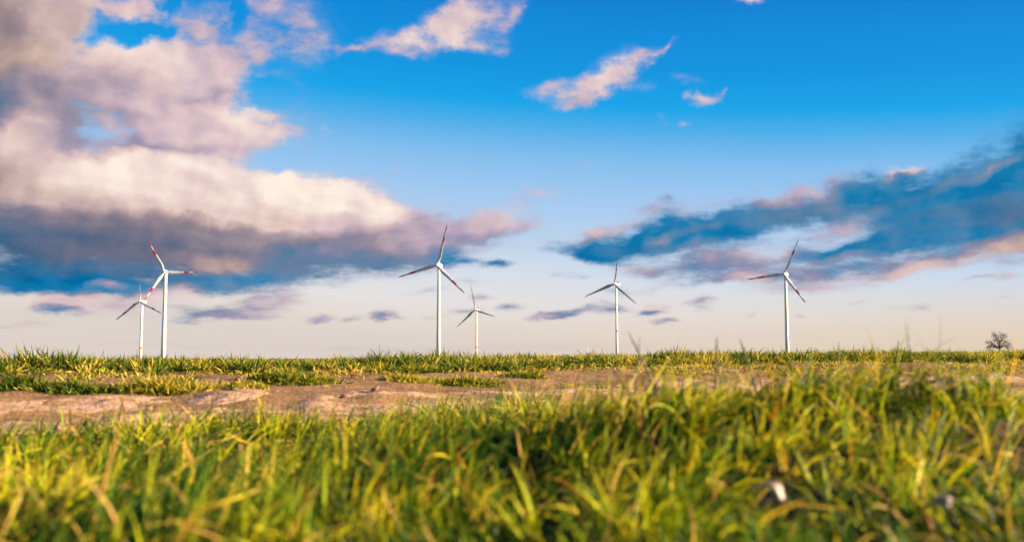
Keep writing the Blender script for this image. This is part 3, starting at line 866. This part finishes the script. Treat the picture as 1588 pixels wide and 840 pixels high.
def wind_turbine(hub_px, rotor_px, Rm, psi, phase, cone, tower_px, kind, pitch, lab, bands, ring_py=None):
    """local frame: +Y is the way the rotor faces, origin at the tower foot"""
    d = ray(*hub_px)
    depth = FPX * Rm / rotor_px
    hub = CAM + d / d[1] * depth
    a = math.atan2(hub[0], hub[1])
    toward = Vector((-math.sin(a), -math.cos(a), 0)); right = Vector((math.cos(a), -math.sin(a), 0))
    ax = (toward * math.cos(R(psi)) + right * math.sin(R(psi))).normalized()
    over = 4.2                                         # rotor overhang in front of the tower axis
    foot = Vector((hub[0], hub[1], 0)) - ax * over
    foot.z = .10
    H = hub[2] - foot.z
    root = bpy.data.objects.new('wind_turbine', None)
    root.empty_display_size = 3
    col.objects.link(root)
    root.location = foot
    root.rotation_euler = (0, 0, math.atan2(ax.y, ax.x) - math.pi / 2)
    tag(root, lab, 'wind turbine', 'wind turbines across the horizon')
    k = depth / FPX
    rb, rt = tower_px[0] * k * .44, tower_px[1] * k * .44
    # tower
    bm = bmesh.new()
    hs = [0, H * .25, H * .5, H * .75, H - 1.9]
    mi = [0] * 4
    if ring_py is not None:
        zr = (CAM + ray(hub_px[0], ring_py) / ray(hub_px[0], ring_py)[1] * depth)[2] - foot.z
        hs = sorted(hs + [zr - 1.1, zr + 1.1])
        mi = [1 if abs((hs[i] + hs[i + 1]) / 2 - zr) < .2 else 0 for i in range(len(hs) - 1)]
    tube(bm, [(EZ * h, (rb + (rt - rb) * h / H,) * 2, EX, EY) for h in hs], 28, True, mi)
    from_bm('tower', bm, [white, red], root)
    # nacelle
    bm = bmesh.new()
    if kind == 'egg':
        prof = [(3.0, 1.2), (2.6, 1.75), (1.6, 2.15), (0, 2.3), (-2, 2.2), (-4.2, 1.75), (-5.8, 1.0), (-6.4, .25)]
        tube(bm, [(Vector((0, y, H)), (r, r), EX, EZ) for y, r in prof], 20)
    else:
        prof = [(2.7, 1.3, 1.4), (2.3, 1.75, 1.8), (0, 1.9, 2.0), (-4, 1.9, 2.0), (-6.8, 1.75, 1.7), (-7.4, 1.2, 1.1)]
        rings = []
        for y, rx, rz in prof:
            rings.append((Vector((0, y, H)), (rx, rz), EX, EZ))
        tube(bm, rings, 12)
    nac = from_bm('nacelle', bm, [white], root)
    if kind == 'box':
        bm = bmesh.new()
        bmesh.ops.create_cube(bm, size=1.0, matrix=Matrix.Translation((0, -4.6, H + 2.55)) @ Matrix.Diagonal((3.0, 3.4, 1.5, 1)))
        bmesh.ops.bevel(bm, geom=bm.edges[:], offset=.15, segments=2, affect='EDGES')
        from_bm('cooler', bm, [red], nac, False)
        bm = bmesh.new()
        tube(bm, [(Vector((0, -6.6, H + h)), (r, r), EX, EY) for h, r in ((1.5, .09), (3.6, .07))], 8)
        from_bm('weather_mast', bm, [grey], nac)
    # hub
    tilt = R(5)
    fwd = Vector((0, math.cos(tilt), math.sin(tilt))); up = Vector((0, -math.sin(tilt), math.cos(tilt)))
    hc = Vector((0, over, H))
    bm = bmesh.new()
    hp = [(-1.6, 1.15), (-1.0, 1.5), (0, 1.6), (.9, 1.35), (1.7, .8), (2.1, .15)]
    tube(bm, [(hc + fwd * y, (r, r), EX, up) for y, r in hp], 20)
    from_bm('hub', bm, [white], root)
    # blades
    for b in range(3):
        ph = R(phase + 120 * b)
        # seen from the camera the angle runs clockwise; the local +X axis points to the camera's left when facing it
        rad0 = (EX * -math.sin(ph) + up * math.cos(ph))
        tang = (EX * -math.cos(ph) - up * math.sin(ph))
        rd = (rad0 * math.cos(R(cone)) + fwd * math.sin(R(cone))).normalized()
        fw = (fwd * math.cos(R(cone)) - rad0 * math.sin(R(cone))).normalized()
        st = [(.02, .85, .85), (.06, .85, .82), (.12, 1.25, .62), (.20, 1.75, .42), (.30, 1.55, .32), (.42, 1.25, .25), (.55, 1.02, .19), (.555, 1.0, .19), (.70, .82, .14),
              (.705, .8, .14), (.84, .6, .1), (.845, .6, .1), (.93, .46, .08), (.985, .3, .05), (1.0, .1, .03)]
        bm = bmesh.new()
        rings, mi = [], []
        ch = Rm / 35.0
        for j, (u, cw, th) in enumerate(st):
            tw = R(pitch + 14 * (1 - u) ** 2)
            cx_ = tang * math.cos(tw) + fw * math.sin(tw)
            cy_ = fw * math.cos(tw) - tang * math.sin(tw)
            bend = fw * (.9 * u * u * (1 if kind == 'box' else .4) * ch)
            off = cx_ * ((cw - .85) * .45 * ch)
            rings.append((hc + rd * (Rm * u) + bend + off, (cw * ch, th * ch), cx_, cy_))
            if j:
                mid = (u + st[j - 1][0]) / 2
                mi.append(1 if bands and (.555 < mid < .70 or mid > .845) else 0)
        tube(bm, rings, 14, True, mi)
        from_bm('blade', bm, [grey if kind == 'box' else white, shaded_red if kind == 'box' or pitch > 20 else red], root)
    return root

wind_turbine((255, 421.5), 54.5, 35, -16, -28.5, 3, (8.0, 5.4), 'egg', 4, 'large wind turbine at far left with red banded blades, in front of a smaller one', True)
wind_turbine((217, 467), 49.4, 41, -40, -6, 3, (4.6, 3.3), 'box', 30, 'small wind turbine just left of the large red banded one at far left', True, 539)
wind_turbine((678, 411), 65.9, 35, -20, 14, 3, (7.6, 4.9), 'egg', 8, 'tallest wind turbine, left of centre, white with red banded blades', True)
wind_turbine((737, 480), 40.7, 41, -32, -12, 4, (3.8, 2.7), 'box', 30, 'smallest wind turbine, plain blades toned grey as in shade, just right of the tallest one', False, 538)
wind_turbine((953, 440), 53.4, 41, -28, 9, 5, (4.4, 3.1), 'box', 30, 'wind turbine right of centre with plain blades toned grey as in shade and slim red ringed tower', False, 513)
wind_turbine((1216, 425), 57.8, 35, -16, 24, 3, (7.0, 4.4), 'egg', 24, 'rightmost wind turbine, shaded blades with red bands toned dark as in shade, plain tower', True)

# ------------------------------------------------------------------ bare tree
m_bark, N = new_mat('bark')
co = N.n('ShaderNodeTexCoord').outputs['Object']
f = N.noise(co, 3, 5, .6).outputs['Fac']
b = N.n('ShaderNodeBsdfPrincipled', {'Base Color': N.ramp(f, [(.3, (.018, .012, .010)), (.7, (.06, .042, .034))]), 'Roughness': .9})
N.n('ShaderNodeOutputMaterial', {'Surface': b.outputs[0]})
td = 480.0
tp = CAM + ray(1551, HOR) * td
root = bpy.data.objects.new('bare_tree', None)
col.objects.link(root)
root.location = (tp[0], tp[1], .1)
root.scale = (.70, .74, .90)
tag(root, 'lone bare tree with a broad dark crown of twigs on the right horizon', 'tree')
trunk_bm, crown_bm = bmesh.new(), bmesh.new()
TR = random.Random(11)

def limb(bm, a, b, r0, r1, n=5):
    d = (b - a)
    if d.length < 1e-4: return
    q = d.to_track_quat('Z', 'Y')
    ex, ey = q @ EX, q @ EY
    tube(bm, [(a, (r0, r0), ex, ey), (b, (r1, r1), ex, ey)], n, False)

def grow(pos, dr, length, rad, lvl):
    if lvl > 6: return
    nseg = 3
    for i in range(nseg):
        nd = (dr + Vector((TR.gauss(0, .22), TR.gauss(0, .22), TR.gauss(0, .16) - .012 * lvl))).normalized()
        q = pos + nd * (length / nseg)
        r1 = rad * .86
        limb(crown_bm if lvl > 0 else trunk_bm, pos, q, rad, r1, 5 if lvl < 3 else 3)
        pos, dr, rad = q, nd, r1
        if lvl >= 2 and TR.random() < .7:
            s = (dr + Vector((TR.gauss(0, .8), TR.gauss(0, .8), TR.gauss(0, .5)))).normalized()
            grow(pos, s, length * .55, max(rad * .55, .06), lvl + 2)
    k = 3 if lvl < 2 else 2
    for _ in range(k):
        s = (dr + Vector((TR.gauss(0, .55), TR.gauss(0, .55), TR.gauss(0, .35)))).normalized()
        grow(pos, s, length * TR.uniform(.66, .84), max(rad * .70, .06), lvl + 1)

q = Vector((0, 0, 0))
limb(trunk_bm, q, Vector((.1, 0, 3.0)), .75, .55, 10)
limb(trunk_bm, Vector((.1, 0, 3.0)), Vector((.0, 0, 5.6)), .55, .45, 10)
base = Vector((0, 0, 5.2))
for (dx, dy, dz) in ((-1.0, .2, .30), (-.75, -.4, .75), (.05, .3, 1.0), (.65, -.2, .8), (1.1, .2, .28), (-.3, .6, .9), (.8, .5, .5), (-1.0, -.3, .1), (1.0, -.4, .05)):
    grow(base + Vector((0, 0, TR.uniform(.0, 1.4))), Vector((dx, dy, dz)).normalized(), TR.uniform(2.7, 3.5), .34, 1)
from_bm('trunk', trunk_bm, m_bark, root)
cr = from_bm('crown', crown_bm, m_bark, root)
